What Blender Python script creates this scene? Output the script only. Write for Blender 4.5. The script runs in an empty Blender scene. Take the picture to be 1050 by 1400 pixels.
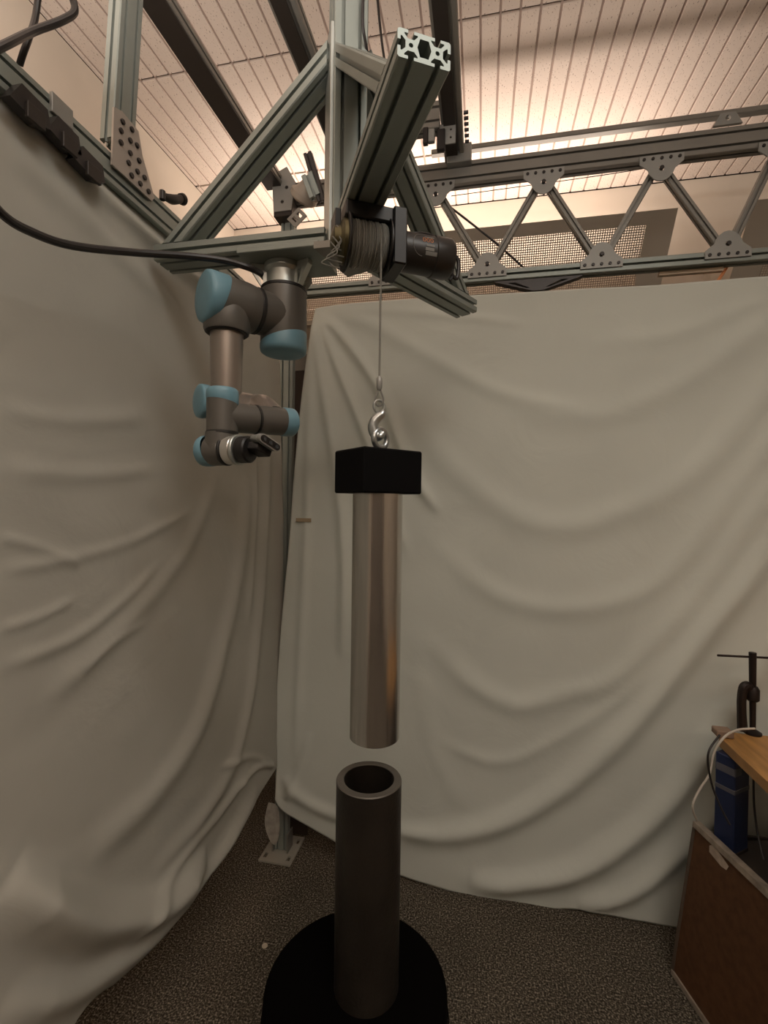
import bpy, math, random
import numpy as np
from mathutils import Vector, Matrix, noise
from mathutils.geometry import tessellate_polygon
random.seed(7)
scene = bpy.context.scene
COL = scene.collection
V = Vector
# ------------------------------------------------------------------ camera
FPX, CX, CY, CAMH = 650.0, 525.0, 700.0, 1.6
YAW, PITCH, ROLL = math.radians(11.5), math.radians(-0.88), 0.014
F0 = V((-math.sin(YAW) * math.cos(PITCH), math.cos(YAW) * math.cos(PITCH), math.sin(PITCH)))
R0 = V((math.cos(YAW), math.sin(YAW), 0))
U0 = R0.cross(F0)
CR = R0 * math.cos(ROLL) + U0 * math.sin(ROLL)
CU = U0 * math.cos(ROLL) - R0 * math.sin(ROLL)
CP = V((0, 0, CAMH))
cam_data = bpy.data.cameras.new('camera')
cam = bpy.data.objects.new('camera', cam_data)
COL.objects.link(cam)
cam.matrix_world = Matrix(((CR.x, CU.x, -F0.x, CP.x), (CR.y, CU.y, -F0.y, CP.y), (CR.z, CU.z, -F0.z, CP.z), (0, 0, 0, 1)))
cam_data.sensor_fit = 'HORIZONTAL'
cam_data.sensor_width = 36
cam_data.lens = FPX / 1050 * 36
cam_data.clip_start = 0.02
scene.camera = cam


def ray(px, py):
    return F0 + CR * ((px - CX) / FPX) - CU * ((py - CY) / FPX)


def P(px, py, d): return CP + ray(px, py) * d


def onX(px, py, X):
    r = ray(px, py); return CP + r * (X / r.x)


def onY(px, py, Y):
    r = ray(px, py); return CP + r * (Y / r.y)


def onZ(px, py, Z):
    r = ray(px, py); return CP + r * ((Z - CAMH) / r.z)


# room planes recovered from the photograph
corner = P(391, 690, 2.17)
LX, BY = corner.x, corner.y            # side truss plane, rear truss plane
CEIL = CAMH + 1.75
WLX = -1.58                            # left wall
WBY = 2.82                             # rear wall
WRX, WFY = 4.0, -4.5
# ------------------------------------------------------------------ world, light, exposure
world = bpy.data.worlds.new('world'); scene.world = world
world.use_nodes = True
world.node_tree.nodes['Background'].inputs[0].default_value = (0.9, 0.85, 0.8, 1)
world.node_tree.nodes['Background'].inputs[1].default_value = 0.0
scene.view_settings.view_transform = 'Standard'
scene.view_settings.look = 'None'
scene.view_settings.gamma = 1
scene.view_settings.use_curve_mapping = False
scene.view_settings.exposure = 0.13


def area(name, loc, rot, sx, sy, energy, color):
    l = bpy.data.lights.new(name, 'AREA'); l.shape = 'RECTANGLE'; l.size = sx; l.size_y = sy
    l.energy = energy; l.color = color
    o = bpy.data.objects.new(name, l); COL.objects.link(o); o.location = loc; o.rotation_euler = rot
    return o


WARM = (1.0, 0.84, 0.73)
UP = (math.pi, 0, 0)
area('fixture_tube_light', (-0.30, 2.52, CAMH + 1.25), UP, 2.0, 0.16, 15, WARM)
area('fixture_tube_light', (2.35, 2.52, CAMH + 1.25), UP, 1.2, 0.16, 3, (1.0, .90, .82))
area('added_ceiling_fill', (-0.7, 0.3, CAMH + 0.95), UP, 1.4, 0.9, 25, (1.0, .88, .80))  # unseen light, added to brighten the left part of the ceiling
area('added_ceiling_fill', (0.9, -2.2, CAMH + 1.0), UP, 2.5, 1.2, 105, (1.0, .92, .84))  # unseen light added behind the camera, evens out the light on the drapes
area('added_drape_fill', (0.7, -0.1, CEIL - .04), (0, 0, 0), 1.2, 0.6, 16, (1.0, .97, .90))  # unseen overhead light, added to brighten the drapes


# ------------------------------------------------------------------ materials
def mat(name, col, rough=0.5, metal=0.0, var=0.0, vscale=20, bump=0.0, bscale=200, stretch=None, col2=None, spec=None, aniso=0):
    m = bpy.data.materials.new(name); m.use_nodes = True
    nt = m.node_tree; b = nt.nodes['Principled BSDF']
    b.inputs['Base Color'].default_value = (*col, 1)
    b.inputs['Roughness'].default_value = rough
    b.inputs['Metallic'].default_value = metal
    if spec is not None: b.inputs['Specular IOR Level'].default_value = spec
    if aniso: b.inputs['Anisotropic'].default_value = aniso
    if var or bump:
        tc = nt.nodes.new('ShaderNodeTexCoord'); mp = nt.nodes.new('ShaderNodeMapping')
        nt.links.new(tc.outputs['Object'], mp.inputs[0])
        if stretch: mp.inputs['Scale'].default_value = stretch
    if var:
        n = nt.nodes.new('ShaderNodeTexNoise'); n.inputs['Scale'].default_value = vscale; n.inputs['Detail'].default_value = 5
        nt.links.new(mp.outputs[0], n.inputs['Vector'])
        mx = nt.nodes.new('ShaderNodeMix'); mx.data_type = 'RGBA'
        c2 = col2 or tuple(c * (1 - var) for c in col)
        mx.inputs[6].default_value = (*c2, 1); mx.inputs[7].default_value = (*[min(1, c * (1 + var * .4)) for c in col], 1)
        rp = nt.nodes.new('ShaderNodeMapRange'); rp.inputs[1].default_value = .35; rp.inputs[2].default_value = .65
        nt.links.new(n.outputs[0], rp.inputs[0]); nt.links.new(rp.outputs[0], mx.inputs[0])
        nt.links.new(mx.outputs[2], b.inputs['Base Color'])
    if bump:
        n2 = nt.nodes.new('ShaderNodeTexNoise'); n2.inputs['Scale'].default_value = bscale; n2.inputs['Detail'].default_value = 4
        nt.links.new(mp.outputs[0], n2.inputs['Vector'])
        bp = nt.nodes.new('ShaderNodeBump'); bp.inputs['Strength'].default_value = bump; bp.inputs['Distance'].default_value = 0.004
        nt.links.new(n2.outputs[0], bp.inputs['Height']); nt.links.new(bp.outputs[0], b.inputs['Normal'])
    return m


ALU = mat('anodised_aluminium', (.27, .30, .275), .45, .4, var=.08, vscale=6)
ALU2 = mat('grey_aluminium', (.24, .23, .205), .45, .4, var=.1, vscale=6)
DALU = mat('dark_rail', (.035, .028, .023), .5, .3)
BRK = mat('bracket_grey', (.30, .30, .28), .5, .4)
CAST = mat('cast_aluminium', (.46, .48, .45), .38, .7)
JOINT = mat('joint_grey', (.115, .108, .095), .42, .25)
BLUE = mat('cap_blue', (.145, .285, .355), .42, 0, var=.05)
RING = mat('seal_black', (.012, .011, .010), .5)
TUBEG = mat('arm_tube_grey', (.30, .26, .225), .32, .55)
SILV = mat('machined_silver', (.62, .60, .56), .3, .8)
BLACK = mat('black_plastic', (.008, .007, .0065), .45)
BLOCK = mat('black_block', (.0025, .0025, .0028), .7, spec=.1)
CASE = mat('camera_case', (.36, .36, .34), .4, .4)
GLASS = mat('lens_glass', (.05, .055, .06), .1)
ROPE = mat('wire_rope', (.30, .30, .27), .45, .6, bump=.8, bscale=900)
ZINC = mat('zinc_steel', (.42, .45, .45), .28, .9)
STEEL = mat('polished_steel', (.50, .48, .45), .2, .95, var=.12, vscale=14, stretch=(5, 5, .35), bump=.05, bscale=60)
PIPE = mat('dark_pipe', (.034, .028, .022), .45, .5, var=.35, vscale=7, bump=.2, bscale=120)
PIPERIM = mat('pipe_rim', (.12, .11, .095), .5, .5)
DRUMM = mat('drum_black', (.0016, .0013, .0012), .9, spec=.03)
CORD = mat('cord_black', (.014, .011, .010), .45)
SCREW = mat('screw_dark', (.035, .03, .028), .4, .4)
WALL = mat('wall_cream', (.66, .59, .50), .85, var=.04, vscale=3)
WOOD = mat('table_wood', (.46, .24, .075), .45, var=.35, vscale=6, stretch=(6, .8, 6))
WOODE = mat('table_edge_wood', (.40, .215, .075), .55, var=.2, vscale=14)
HARD = mat('brown_hardboard', (.105, .05, .024), .7, var=.18, vscale=40, spec=.2)
EDGE = mat('worn_edge', (.30, .25, .20), .7, var=.3, vscale=30)
DARKB = mat('dark_shelf', (.03, .022, .018), .6)
CANB = mat('can_blue', (.018, .028, .075), .4, var=.1)
CANW = mat('can_grey_print', (.11, .11, .13), .5)
WHITEC = mat('white_cord', (.50, .46, .40), .5)
IRON = mat('clamp_iron', (.022, .015, .013), .45, .5)
LABELM = mat('paper_label', (.42, .34, .27), .7, var=.2, vscale=60)
ORANGE = mat('orange_strap', (.75, .30, .12), .6)
FRAMEG = mat('fixture_grey', (.56, .50, .42), .5, .1)
ORANGET = mat('orange_print', (.42, .15, .05), .6)
GREYT = mat('grey_print', (.20, .19, .17), .6)


def cloth_mat(name, col):
    m = mat(name, col, .9, 0, var=.05, vscale=2.5, spec=.15)
    nt = m.node_tree; b = nt.nodes['Principled BSDF']
    tc = nt.nodes.new('ShaderNodeTexCoord')
    w = nt.nodes.new('ShaderNodeTexNoise'); w.inputs['Scale'].default_value = 4.0; w.inputs['Detail'].default_value = 6
    w.inputs['Distortion'].default_value = 1.2
    nt.links.new(tc.outputs['Object'], w.inputs['Vector'])
    bp = nt.nodes.new('ShaderNodeBump'); bp.inputs['Strength'].default_value = .22; bp.inputs['Distance'].default_value = .02
    nt.links.new(w.outputs[0], bp.inputs['Height']); nt.links.new(bp.outputs[0], b.inputs['Normal'])
    tr = nt.nodes.new('ShaderNodeBsdfTranslucent'); tr.inputs[0].default_value = (*col, 1)
    mx = nt.nodes.new('ShaderNodeMixShader'); mx.inputs[0].default_value = .12
    out = nt.nodes['Material Output']
    nt.links.new(b.outputs[0], mx.inputs[1]); nt.links.new(tr.outputs[0], mx.inputs[2]); nt.links.new(mx.outputs[0], out.inputs[0])
    return m


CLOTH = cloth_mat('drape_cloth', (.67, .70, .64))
CLOTH_DIM = cloth_mat('drape_cloth_dimmed', (.49, .485, .435))  # same white cloth, colour lowered for the weaker light on the side sheet


def carpet_mat():
    m = bpy.data.materials.new('carpet_loop'); m.use_nodes = True
    nt = m.node_tree; b = nt.nodes['Principled BSDF']; b.inputs['Roughness'].default_value = .95
    b.inputs['Specular IOR Level'].default_value = .05
    tc = nt.nodes.new('ShaderNodeTexCoord')
    n = nt.nodes.new('ShaderNodeTexNoise'); n.inputs['Scale'].default_value = 165; n.inputs['Detail'].default_value = 3
    n3 = nt.nodes.new('ShaderNodeTexNoise'); n3.inputs['Scale'].default_value = 5; n3.inputs['Detail'].default_value = 2
    for q in (n, n3): nt.links.new(tc.outputs['Object'], q.inputs['Vector'])
    r = nt.nodes.new('ShaderNodeValToRGB')
    e = r.color_ramp.elements
    e[0].position = .34; e[0].color = (.03, .026, .02, 1)
    e[1].position = .72; e[1].color = (.44, .39, .31, 1)
    x = e.new(.52); x.color = (.115, .098, .075, 1)
    nt.links.new(n.outputs[0], r.inputs[0])
    mx = nt.nodes.new('ShaderNodeMix'); mx.data_type = 'RGBA'; mx.blend_type = 'MULTIPLY'; mx.inputs[0].default_value = .35
    nt.links.new(r.outputs[0], mx.inputs[6]); nt.links.new(n3.outputs[0], mx.inputs[7])
    nt.links.new(mx.outputs[2], b.inputs['Base Color'])
    bp = nt.nodes.new('ShaderNodeBump'); bp.inputs['Strength'].default_value = .8; bp.inputs['Distance'].default_value = .006
    nt.links.new(n.outputs[0], bp.inputs['Height']); nt.links.new(bp.outputs[0], b.inputs['Normal'])
    return m


def panel_mat():
    m = bpy.data.materials.new('ceiling_board'); m.use_nodes = True
    nt = m.node_tree; b = nt.nodes['Principled BSDF']; b.inputs['Roughness'].default_value = .9
    tc = nt.nodes.new('ShaderNodeTexCoord')
    n = nt.nodes.new('ShaderNodeTexNoise'); n.inputs['Scale'].default_value = 150; n.inputs['Detail'].default_value = 2
    mp = nt.nodes.new('ShaderNodeMapping'); mp.inputs['Scale'].default_value = (1.5, .7, 1)
    nt.links.new(tc.outputs['Object'], mp.inputs[0]); nt.links.new(mp.outputs[0], n.inputs['Vector'])
    r = nt.nodes.new('ShaderNodeValToRGB'); e = r.color_ramp.elements
    e[0].position = .30; e[0].color = (.34, .25, .20, 1); e[1].position = .36; e[1].color = (.74, .64, .56, 1)
    nt.links.new(n.outputs[0], r.inputs[0]); nt.links.new(r.outputs[0], b.inputs['Base Color'])
    return m


def perf_mat():
    m = bpy.data.materials.new('perforated_steel'); m.use_nodes = True
    nt = m.node_tree; b = nt.nodes['Principled BSDF']; b.inputs['Base Color'].default_value = (.40, .34, .28, 1)
    b.inputs['Roughness'].default_value = .5
    tc = nt.nodes.new('ShaderNodeTexCoord'); 
    sc = nt.nodes.new('ShaderNodeVectorMath'); sc.operation = 'SCALE'; sc.inputs[3].default_value = 1 / .0105
    fr = nt.nodes.new('ShaderNodeVectorMath'); fr.operation = 'FRACTION'
    sb = nt.nodes.new('ShaderNodeVectorMath'); sb.operation = 'SUBTRACT'; sb.inputs[1].default_value = (.5, .5, 0)
    ml = nt.nodes.new('ShaderNodeVectorMath'); ml.operation = 'MULTIPLY'; ml.inputs[1].default_value = (1, 1, 0)
    ln = nt.nodes.new('ShaderNodeVectorMath'); ln.operation = 'LENGTH'
    lt = nt.nodes.new('ShaderNodeMath'); lt.operation = 'LESS_THAN'; lt.inputs[1].default_value = .34
    tr = nt.nodes.new('ShaderNodeBsdfTransparent'); mx = nt.nodes.new('ShaderNodeMixShader')
    L = nt.links
    L.new(tc.outputs['UV'], sc.inputs[0]); L.new(sc.outputs[0], fr.inputs[0]); L.new(fr.outputs[0], sb.inputs[0])
    L.new(sb.outputs[0], ml.inputs[0]); L.new(ml.outputs[0], ln.inputs[0]); L.new(ln.outputs['Value'], lt.inputs[0])
    L.new(lt.outputs[0], mx.inputs[0]); L.new(b.outputs[0], mx.inputs[1]); L.new(tr.outputs[0], mx.inputs[2])
    L.new(mx.outputs[0], nt.nodes['Material Output'].inputs[0])
    return m


CARPET, BOARD, PERF = carpet_mat(), panel_mat(), perf_mat()
GROOVE = mat('groove_recess', (.46, .36, .31), .9)
JOINTD = mat('joint_dark', (.10, .065, .05), .9)


# ------------------------------------------------------------------ mesh helpers
def frame(axis, up=V((0, 0, 1))):
    a = V(axis).normalized(); u = V(up)
    if abs(a.dot(u.normalized())) > .99: u = V((1, 0, 0)) if abs(a.x) < .9 else V((0, 1, 0))
    s = a.cross(u).normalized(); u = s.cross(a).normalized()
    return a, s, u


class MB:
    def __init__(self): self.v = []; self.f = []

    def add(self, vs, fs):
        n = len(self.v); self.v += [tuple(p) for p in vs]; self.f += [tuple(i + n for i in f) for f in fs]; return self

    def box(self, c, size, ax=None):
        c = V(c); ax = ax or (V((1, 0, 0)), V((0, 1, 0)), V((0, 0, 1)))
        h = [s / 2 for s in size]
        b = min(min(h) * .25, .003)
        vs = []; idx = {}
        # chamfered box: 24 verts
        for k in range(3):
            for sx in (-1, 1):
                for sy in (-1, 1):
                    for sz in (-1, 1):
                        s = [sx, sy, sz]
                        q = [s[i] * (h[i] if i == k else h[i] - b) for i in range(3)]
                        idx[(k, sx, sy, sz)] = len(vs)
                        vs.append(c + ax[0] * q[0] + ax[1] * q[1] + ax[2] * q[2])
        fs = []
        S = (-1, 1)
        for k in range(3):
            a, b2 = [i for i in range(3) if i != k]
            for s in S:
                ring = []
                for (u, w) in ((-1, -1), (1, -1), (1, 1), (-1, 1)):
                    t = [0, 0, 0]; t[k] = s; t[a] = u; t[b2] = w
                    ring.append(idx[(k, *t)])
                fs.append(ring)
        for k in range(3):
            a, b2 = [i for i in range(3) if i != k]
            for u in S:
                for w in S:
                    q = []
                    for (kk, e) in ((a, -1), (a, 1), (b2, 1), (b2, -1)):
                        t = [0, 0, 0]; t[k] = e; t[a] = u; t[b2] = w
                        q.append(idx[(kk, *t)])
                    fs.append(q)
        for sx in S:
            for sy in S:
                for sz in S: fs.append([idx[(k, sx, sy, sz)] for k in range(3)])
        return self.add(vs, fs)

    def lathe(self, o, axis, prof, n=32, up=V((0, 0, 1)), close=False, caps=True):
        o = V(o); a, s, u = frame(axis, up)
        vs = []; fs = []
        m = len(prof)
        for (r, h) in prof:
            for i in range(n):
                t = 2 * math.pi * i / n
                vs.append(o + a * h + s * (r * math.cos(t)) + u * (r * math.sin(t)))
        for j in range(m - 1 + (1 if close else 0)):
            k = (j + 1) % m
            for i in range(n):
                i2 = (i + 1) % n
                fs.append((j * n + i, j * n + i2, k * n + i2, k * n + i))
        if not close and caps:
            if prof[0][0] > 1e-6: fs.append(tuple(range(n - 1, -1, -1)))
            if prof[-1][0] > 1e-6: fs.append(tuple((m - 1) * n + i for i in range(n)))
        return self.add(vs, fs)

    def cyl(self, p0, p1, r0, r1=None, n=28, ch=None):
        p0, p1 = V(p0), V(p1); r1 = r0 if r1 is None else r1
        L = (p1 - p0).length; c = min(min(r0, r1) * .12, .003, L * .2) if ch is None else ch
        return self.lathe(p0, p1 - p0, [(r0 - c, 0), (r0, c), (r1, L - c), (r1 - c, L)], n)

    def tube(self, pts, r, n=8, closed=False, sub=0):
        pts = [V(p) for p in pts]
        if sub: pts = catmull(pts, sub, closed)
        rs = r if isinstance(r, (list, tuple)) else None
        N = len(pts); vs = []; fs = []
        t0 = (pts[1] - pts[0]).normalized(); _, s, u = frame(t0)
        for i, p in enumerate(pts):
            if closed: t = (pts[(i + 1) % N] - pts[i - 1]).normalized()
            else: t = (pts[min(i + 1, N - 1)] - pts[max(i - 1, 0)]).normalized()
            s = (s - t * s.dot(t)).normalized(); u = s.cross(t)
            rr = r if rs is None else np.interp(i / (N - 1), np.linspace(0, 1, len(rs)), rs)
            for k in range(n):
                a = 2 * math.pi * k / n
                vs.append(p + s * (rr * math.cos(a)) + u * (rr * math.sin(a)))
        for i in range(N if closed else N - 1):
            j = (i + 1) % N
            for k in range(n):
                k2 = (k + 1) % n
                fs.append((i * n + k, i * n + k2, j * n + k2, j * n + k))
        if not closed: fs += [tuple(range(n - 1, -1, -1)), tuple((N - 1) * n + k for k in range(n))]
        return self.add(vs, fs)

    def prism(self, outline, o, ux, uy, n, th, holes=()):
        """flat plate: 2-D outline (with holes) at o in the ux, uy plane, thickness th along n"""
        o = V(o); loops = [list(outline)] + [list(h) for h in holes]
        flat = [p for l in loops for p in l]; k = len(flat)
        vs = [o + ux * a + uy * b for a, b in flat] + [o + ux * a + uy * b + n * th for a, b in flat]
        tr = tessellate_polygon([[V((a, b, 0)) for a, b in l] for l in loops])
        fs = [tuple(t) for t in tr] + [tuple(i + k for i in reversed(t)) for t in tr]
        st = 0
        for l in loops:
            m = len(l)
            for i in range(m):
                j = (i + 1) % m
                fs.append((st + i, st + j, k + st + j, k + st + i))
            st += m
        return self.add(vs, fs)

    def obj(self, name, m, parent=None, smooth=35, **props):
        me = bpy.data.meshes.new(name); me.from_pydata(self.v, [], self.f); me.update()
        import bmesh
        bm = bmesh.new(); bm.from_mesh(me); bmesh.ops.recalc_face_normals(bm, faces=bm.faces); bm.to_mesh(me); bm.free()
        me.materials.append(m)
        if smooth:
            me.polygons.foreach_set('use_smooth', [True] * len(me.polygons)); me.set_sharp_from_angle(angle=math.radians(smooth))
        o = bpy.data.objects.new(name, me); COL.objects.link(o)
        if parent is not None:
            o.parent = parent
            pm = V((0, 0, 0)); q = parent
            while q is not None: pm += q.location; q = q.parent
            me.transform(Matrix.Translation(-pm))
        for k, v in props.items(): o[k] = v
        return o


def catmull(p, sub, closed=False):
    out = []; N = len(p)
    for i in range(N if closed else N - 1):
        g = (lambda k: p[k % N]) if closed else (lambda k: p[min(max(k, 0), N - 1)])
        a, b, c, d = g(i - 1), g(i), g(i + 1), g(i + 2)
        for s in range(sub):
            t = s / sub
            out.append(.5 * ((2 * b) + (c - a) * t + (2 * a - 5 * b + 4 * c - d) * t * t + (3 * b - a - 3 * c + d) * t ** 3))
    if not closed: out.append(p[-1])
    return out


def thing(name, label, cat, loc=(0, 0, 0), group=None):
    o = bpy.data.objects.new(name, None); COL.objects.link(o); o.location = loc; o.empty_display_size = .05
    o['label'] = label; o['category'] = cat
    if group: o['group'] = group
    return o


def tag(o, label, cat, group=None):
    # move the origin to the base of the thing
    me = o.data; zs = [v.co.z for v in me.vertices]; c = sum((v.co for v in me.vertices), V()) / len(me.vertices)
    b = V((c.x, c.y, min(zs))); me.transform(Matrix.Translation(-b)); o.location = b
    o['label'] = label; o['category'] = cat
    if group: o['group'] = group
    return o


def circ(cx, cy, r, n=10): return [(cx + r * math.cos(2 * math.pi * i / n), cy + r * math.sin(2 * math.pi * i / n)) for i in range(n)]


def profile(nw, nh, m=.04):
    """T-slot extrusion cross-section, nw x nh modules of m"""
    k = m / .04
    W, H = nw * m / 2, nh * m / 2
    slot = [(-.0044, 0), (-.0044, -.0045), (-.0098, -.0045), (-.0098, -.0065), (-.0048, -.0118), (.0048, -.0118), (.0098, -.0065), (.0098, -.0045), (.0044, -.0045), (.0044, 0)]
    slot = [(a * k, b * k) for a, b in slot]
    out = []
    r = .0025
    for side in range(4):
        n = (nw, nh, nw, nh)[side]; half = (W, H, W, H)[side]; dist = (H, W, H, W)[side]
        pts = [(-half + r, 0)]
        for i in range(n):
            c = -half + m * (i + .5)
            pts += [(c + a, b) for a, b in slot]
        pts.append((half - r, 0))
        # outward face coordinates -> world: side 0 top(+y) going left->right
        for (a, b) in pts:
            d = dist + b
            out.append({0: (a, d), 1: (d, -a), 2: (-a, -d), 3: (-d, a)}[side])
    holes = []
    for i in range(nw):
        for j in range(nh):
            holes.append(circ(-W + m * (i + .5), -H + m * (j + .5), .0034 * k, 8))
    if nw > 1 and nh == 1:
        for i in range(1, nw):
            c = -W + m * i
            holes.append([(c - .0105 * k, 0), (c - .0065 * k, .0125 * k), (c + .0065 * k, .0125 * k), (c + .0105 * k, 0), (c + .0065 * k, -.0125 * k), (c - .0065 * k, -.0125 * k)])
    return out, holes


def extr(mb, p0, p1, nw, nh, up, m=.04):
    """nw modules sideways, nh modules along up"""
    p0, p1 = V(p0), V(p1); a, s, u = frame(p1 - p0, up)
    o, h = profile(nw, nh, m)
    return mb.prism(o, p0, s, u, a, (p1 - p0).length, h)


def extrusion(name, p0, p1, nw, nh, up, material, parent=None, m=.04, **kw):
    return extr(MB(), p0, p1, nw, nh, up, m).obj(name, material, parent, smooth=25, **kw)


Z = V((0, 0, 1)); X = V((1, 0, 0)); Y = V((0, 1, 0))

# ------------------------------------------------------------------ room shell


def shell(name, lo, hi, m):
    o = MB().box((V(lo) + V(hi)) / 2, [hi[i] - lo[i] for i in range(3)]).obj(name, m, smooth=0)
    o['kind'] = 'structure'
    return o


shell('floor', (WLX - .1, WFY - .1, -.1), (WRX + .1, WBY + .1, 0), CARPET)
shell('wall_left', (WLX - .1, WFY, 0), (WLX, WBY, CEIL), WALL)
shell('wall_back', (WLX - .1, WBY, 0), (WRX + .1, WBY + .1, CEIL), WALL)
shell('wall_right', (WRX, WFY, 0), (WRX + .1, WBY, CEIL), WALL)
shell('wall_front', (WLX - .1, WFY - .1, 0), (WRX + .1, WFY, CEIL), mat('wall_front_darkened', (.22, .19, .16), .85))  # colour darkened to stand in for the unlit room behind the camera
ceil = shell('ceiling', (WLX - .1, WFY - .1, CEIL + .012), (WRX + .1, WBY + .1, CEIL + .1), JOINTD)
SW, SL, JY = .0695, .64, 2.40
gx = -.03 - SW * 40
rows = [(JY - SL * (k + 1), JY - SL * k) for k in range(3)] + [(JY, WBY - .005)]
gm = MB()
meshes = {}
cnt = 0
far = MB()
for ri, (y0, y1) in enumerate(rows):
    for i in range(120):
        x0 = gx + SW * i
        xa, xb = x0 + .0042, x0 + SW - .0042
        if xb < WLX + .01 or xb > 2.0: continue
        edge = xa < WLX; xa = max(xa, WLX)
        ya, yb = y0 + .006, y1 - (.006 if ri < 3 else 0)
        c = V(((xa + xb) / 2, (ya + yb) / 2, CEIL + .006))
        # in view?
        d = c - CP
        fz = d.dot(F0)
        vis = False
        for yy in (ya, yb):
            for xx in (xa, xb):
                d = V((xx, yy, CEIL)) - CP; fz = d.dot(F0)
                if fz > .05 and -60 < CX + FPX * d.dot(CR) / fz < 1110 and -60 < CY - FPX * d.dot(CU) / fz < 420: vis = True
        if not vis:
            far.box(c, (xb - xa, yb - ya, .012)); continue
        key = (ri, edge)
        if key not in meshes:
            o = MB().box((0, 0, 0), (xb - xa, yb - ya, .012)).obj('ceiling_panel', BOARD, smooth=0); meshes[key] = o.data
        else:
            o = bpy.data.objects.new('ceiling_panel', meshes[key]); COL.objects.link(o)
        o.parent = ceil; o.location = c; cnt += 1
print('ceiling panels', cnt)
for k in range(3, 9):
    y0 = max(WFY, JY - SL * (k + 1)); y1 = JY - SL * k
    if y1 <= WFY + .05: break
    for i in range(120):
        xa, xb = gx + SW * i + .0042, gx + SW * (i + 1) - .0042
        if xb < WLX + .01 or xb > 2.0: continue
        xa = max(xa, WLX)
        far.box(((xa + xb) / 2, (y0 + y1) / 2, CEIL + .006), (xb - xa, y1 - y0 - .012, .012))
far.box(((2.0 + WRX) / 2, (WFY + WBY) / 2, CEIL + .006), (WRX - 2.0, WBY - WFY, .011))
fo = far.obj('outer_ceiling_panels', BOARD, ceil, smooth=0); fo['kind'] = 'stuff'
for i in range(120):
    x0 = gx + SW * i
    if x0 < WLX or x0 > 2.0: continue
    gm.box((x0, (WFY + WBY) / 2, CEIL + .009), (.0095, WBY - WFY, .006))
go = gm.obj('groove_backing', GROOVE, ceil, smooth=0); go['kind'] = 'stuff'

# ------------------------------------------------------------------ pendant light fixtures with perforated sloped faces


def fixture(x0, x1, label):
    t = thing('wall_light', label, 'light', ((x0 + x1) / 2, 2.5, CAMH + 1.02), 'perforated wall lights by the rear wall')
    ya, za, yb, zb = 2.36, CAMH + 1.345, 2.60, CAMH + 1.03
    sl = V((0, yb - ya, zb - za)); L = sl.length; sl.normalize(); nn = X.cross(sl)
    fr = .075
    w = x1 - x0
    mb = MB()
    mb.prism([(0, 0), (w, 0), (w, L), (0, L)], V((x0, ya, za)), X, sl, nn * -1, .003, [[(fr * 1.6, fr * .75), (w - fr * 1.6, fr * .75), (w - fr * 1.6, L - .02), (fr * 1.6, L - .02)]])
    mb.obj('face_frame', FRAMEG, t, smooth=0)
    # perforated sheet
    a0, b0, a1, b1 = fr * 1.6 - .01, fr * .75 - .01, w - fr * 1.6 + .01, L - .01
    o = V((x0, ya, za)) + nn * .004
    pts = [o + X * a0 + sl * b0, o + X * a1 + sl * b0, o + X * a1 + sl * b1, o + X * a0 + sl * b1]
    me = MB().add(pts, [(0, 1, 2, 3)]).obj('perforated_sheet', PERF, t, smooth=0)
    uv = me.data.uv_layers.new(name='UVMap')
    for li, l in enumerate(me.data.loops):
        vi = l.vertex_index; uv.data[li].uv = [(a0, b0), (a1, b0), (a1, b1), (a0, b1)][vi]
    # back pan, end caps and tubes
    MB().box(((x0 + x1) / 2, (yb + 2.74) / 2, zb - .004), (w, 2.74 - yb + .01, .006)).box(((x0 + x1) / 2, 2.78, zb + .12), (w, .08, .25)).obj('back_pan', FRAMEG, t)
    for xe in (x0 + .002, x1 - .002):
        MB().prism([(ya + .004, za - .004), (yb, zb), (2.74, zb), (2.74, zb + .25)], V((xe - .002, 0, 0)), Y, Z, X, .004).obj('end_cap', FRAMEG, t, smooth=0)
    MB().cyl((x0 + .08, 2.66, zb + .10), (x1 - .08, 2.66, zb + .10), .013, n=12).obj('lamp_tube', mat('lamp_tube_white', (.9, .85, .8), .4), t)
    return t


fx1 = onY(927, 282, 2.36).x
fixture(fx1 - 1.95, fx1, 'long grey wall light with perforated face, directly behind the truss over the winch')
fx2 = onY(1030, 275, 2.36).x
fixture(fx2, fx2 + 1.6, 'second perforated wall light, mostly out of frame beyond the right end of the truss')
# pale shelf board and orange strap seen below the bottom chord
s1, s2, s3 = onY(1000, 350, BY + .026), onY(992, 368, BY + .03), onY(972, 398, BY + .02)
o = MB().tube([s1, s2, s3], .006, 6, sub=4).obj('orange_strap', ORANGE)
tag(o, 'short orange strap hanging behind the rear truss at the right', 'strap')

# ------------------------------------------------------------------ rear truss
TR = thing('rear_truss', 'long aluminium zigzag truss across the top of the rear drape', 'truss', (LX, BY, 2.5))
zt = onY(740, 227, BY).z; zb_ = onY(740, 381, BY).z
xL, xR = LX - .02, 2.2
tw = .04
extrusion('top_chord', (xL, BY + .0, zt), (xR, BY, zt), 1, 2, Z, ALU2, TR, m=.046)
extrusion('bottom_chord', (xL + .1, BY, zb_ + .02), (xR, BY, zb_ + .02), 1, 1, Z, ALU, TR, m=.045)
r1 = onY(700, 196, BY + .10).z
MB().box(((xL + xR) / 2 + .4, BY + .10, r1), (xR - xL - .5, .03, .022)).obj('upper_rail', ALU2, TR)
extrusion('stub_chord', (onY(540, 222, BY).x, BY + .03, zt + .055), (onY(618, 222, BY).x, BY + .03, zt + .055), 1, 1, Z, ALU2, TR)


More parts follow.
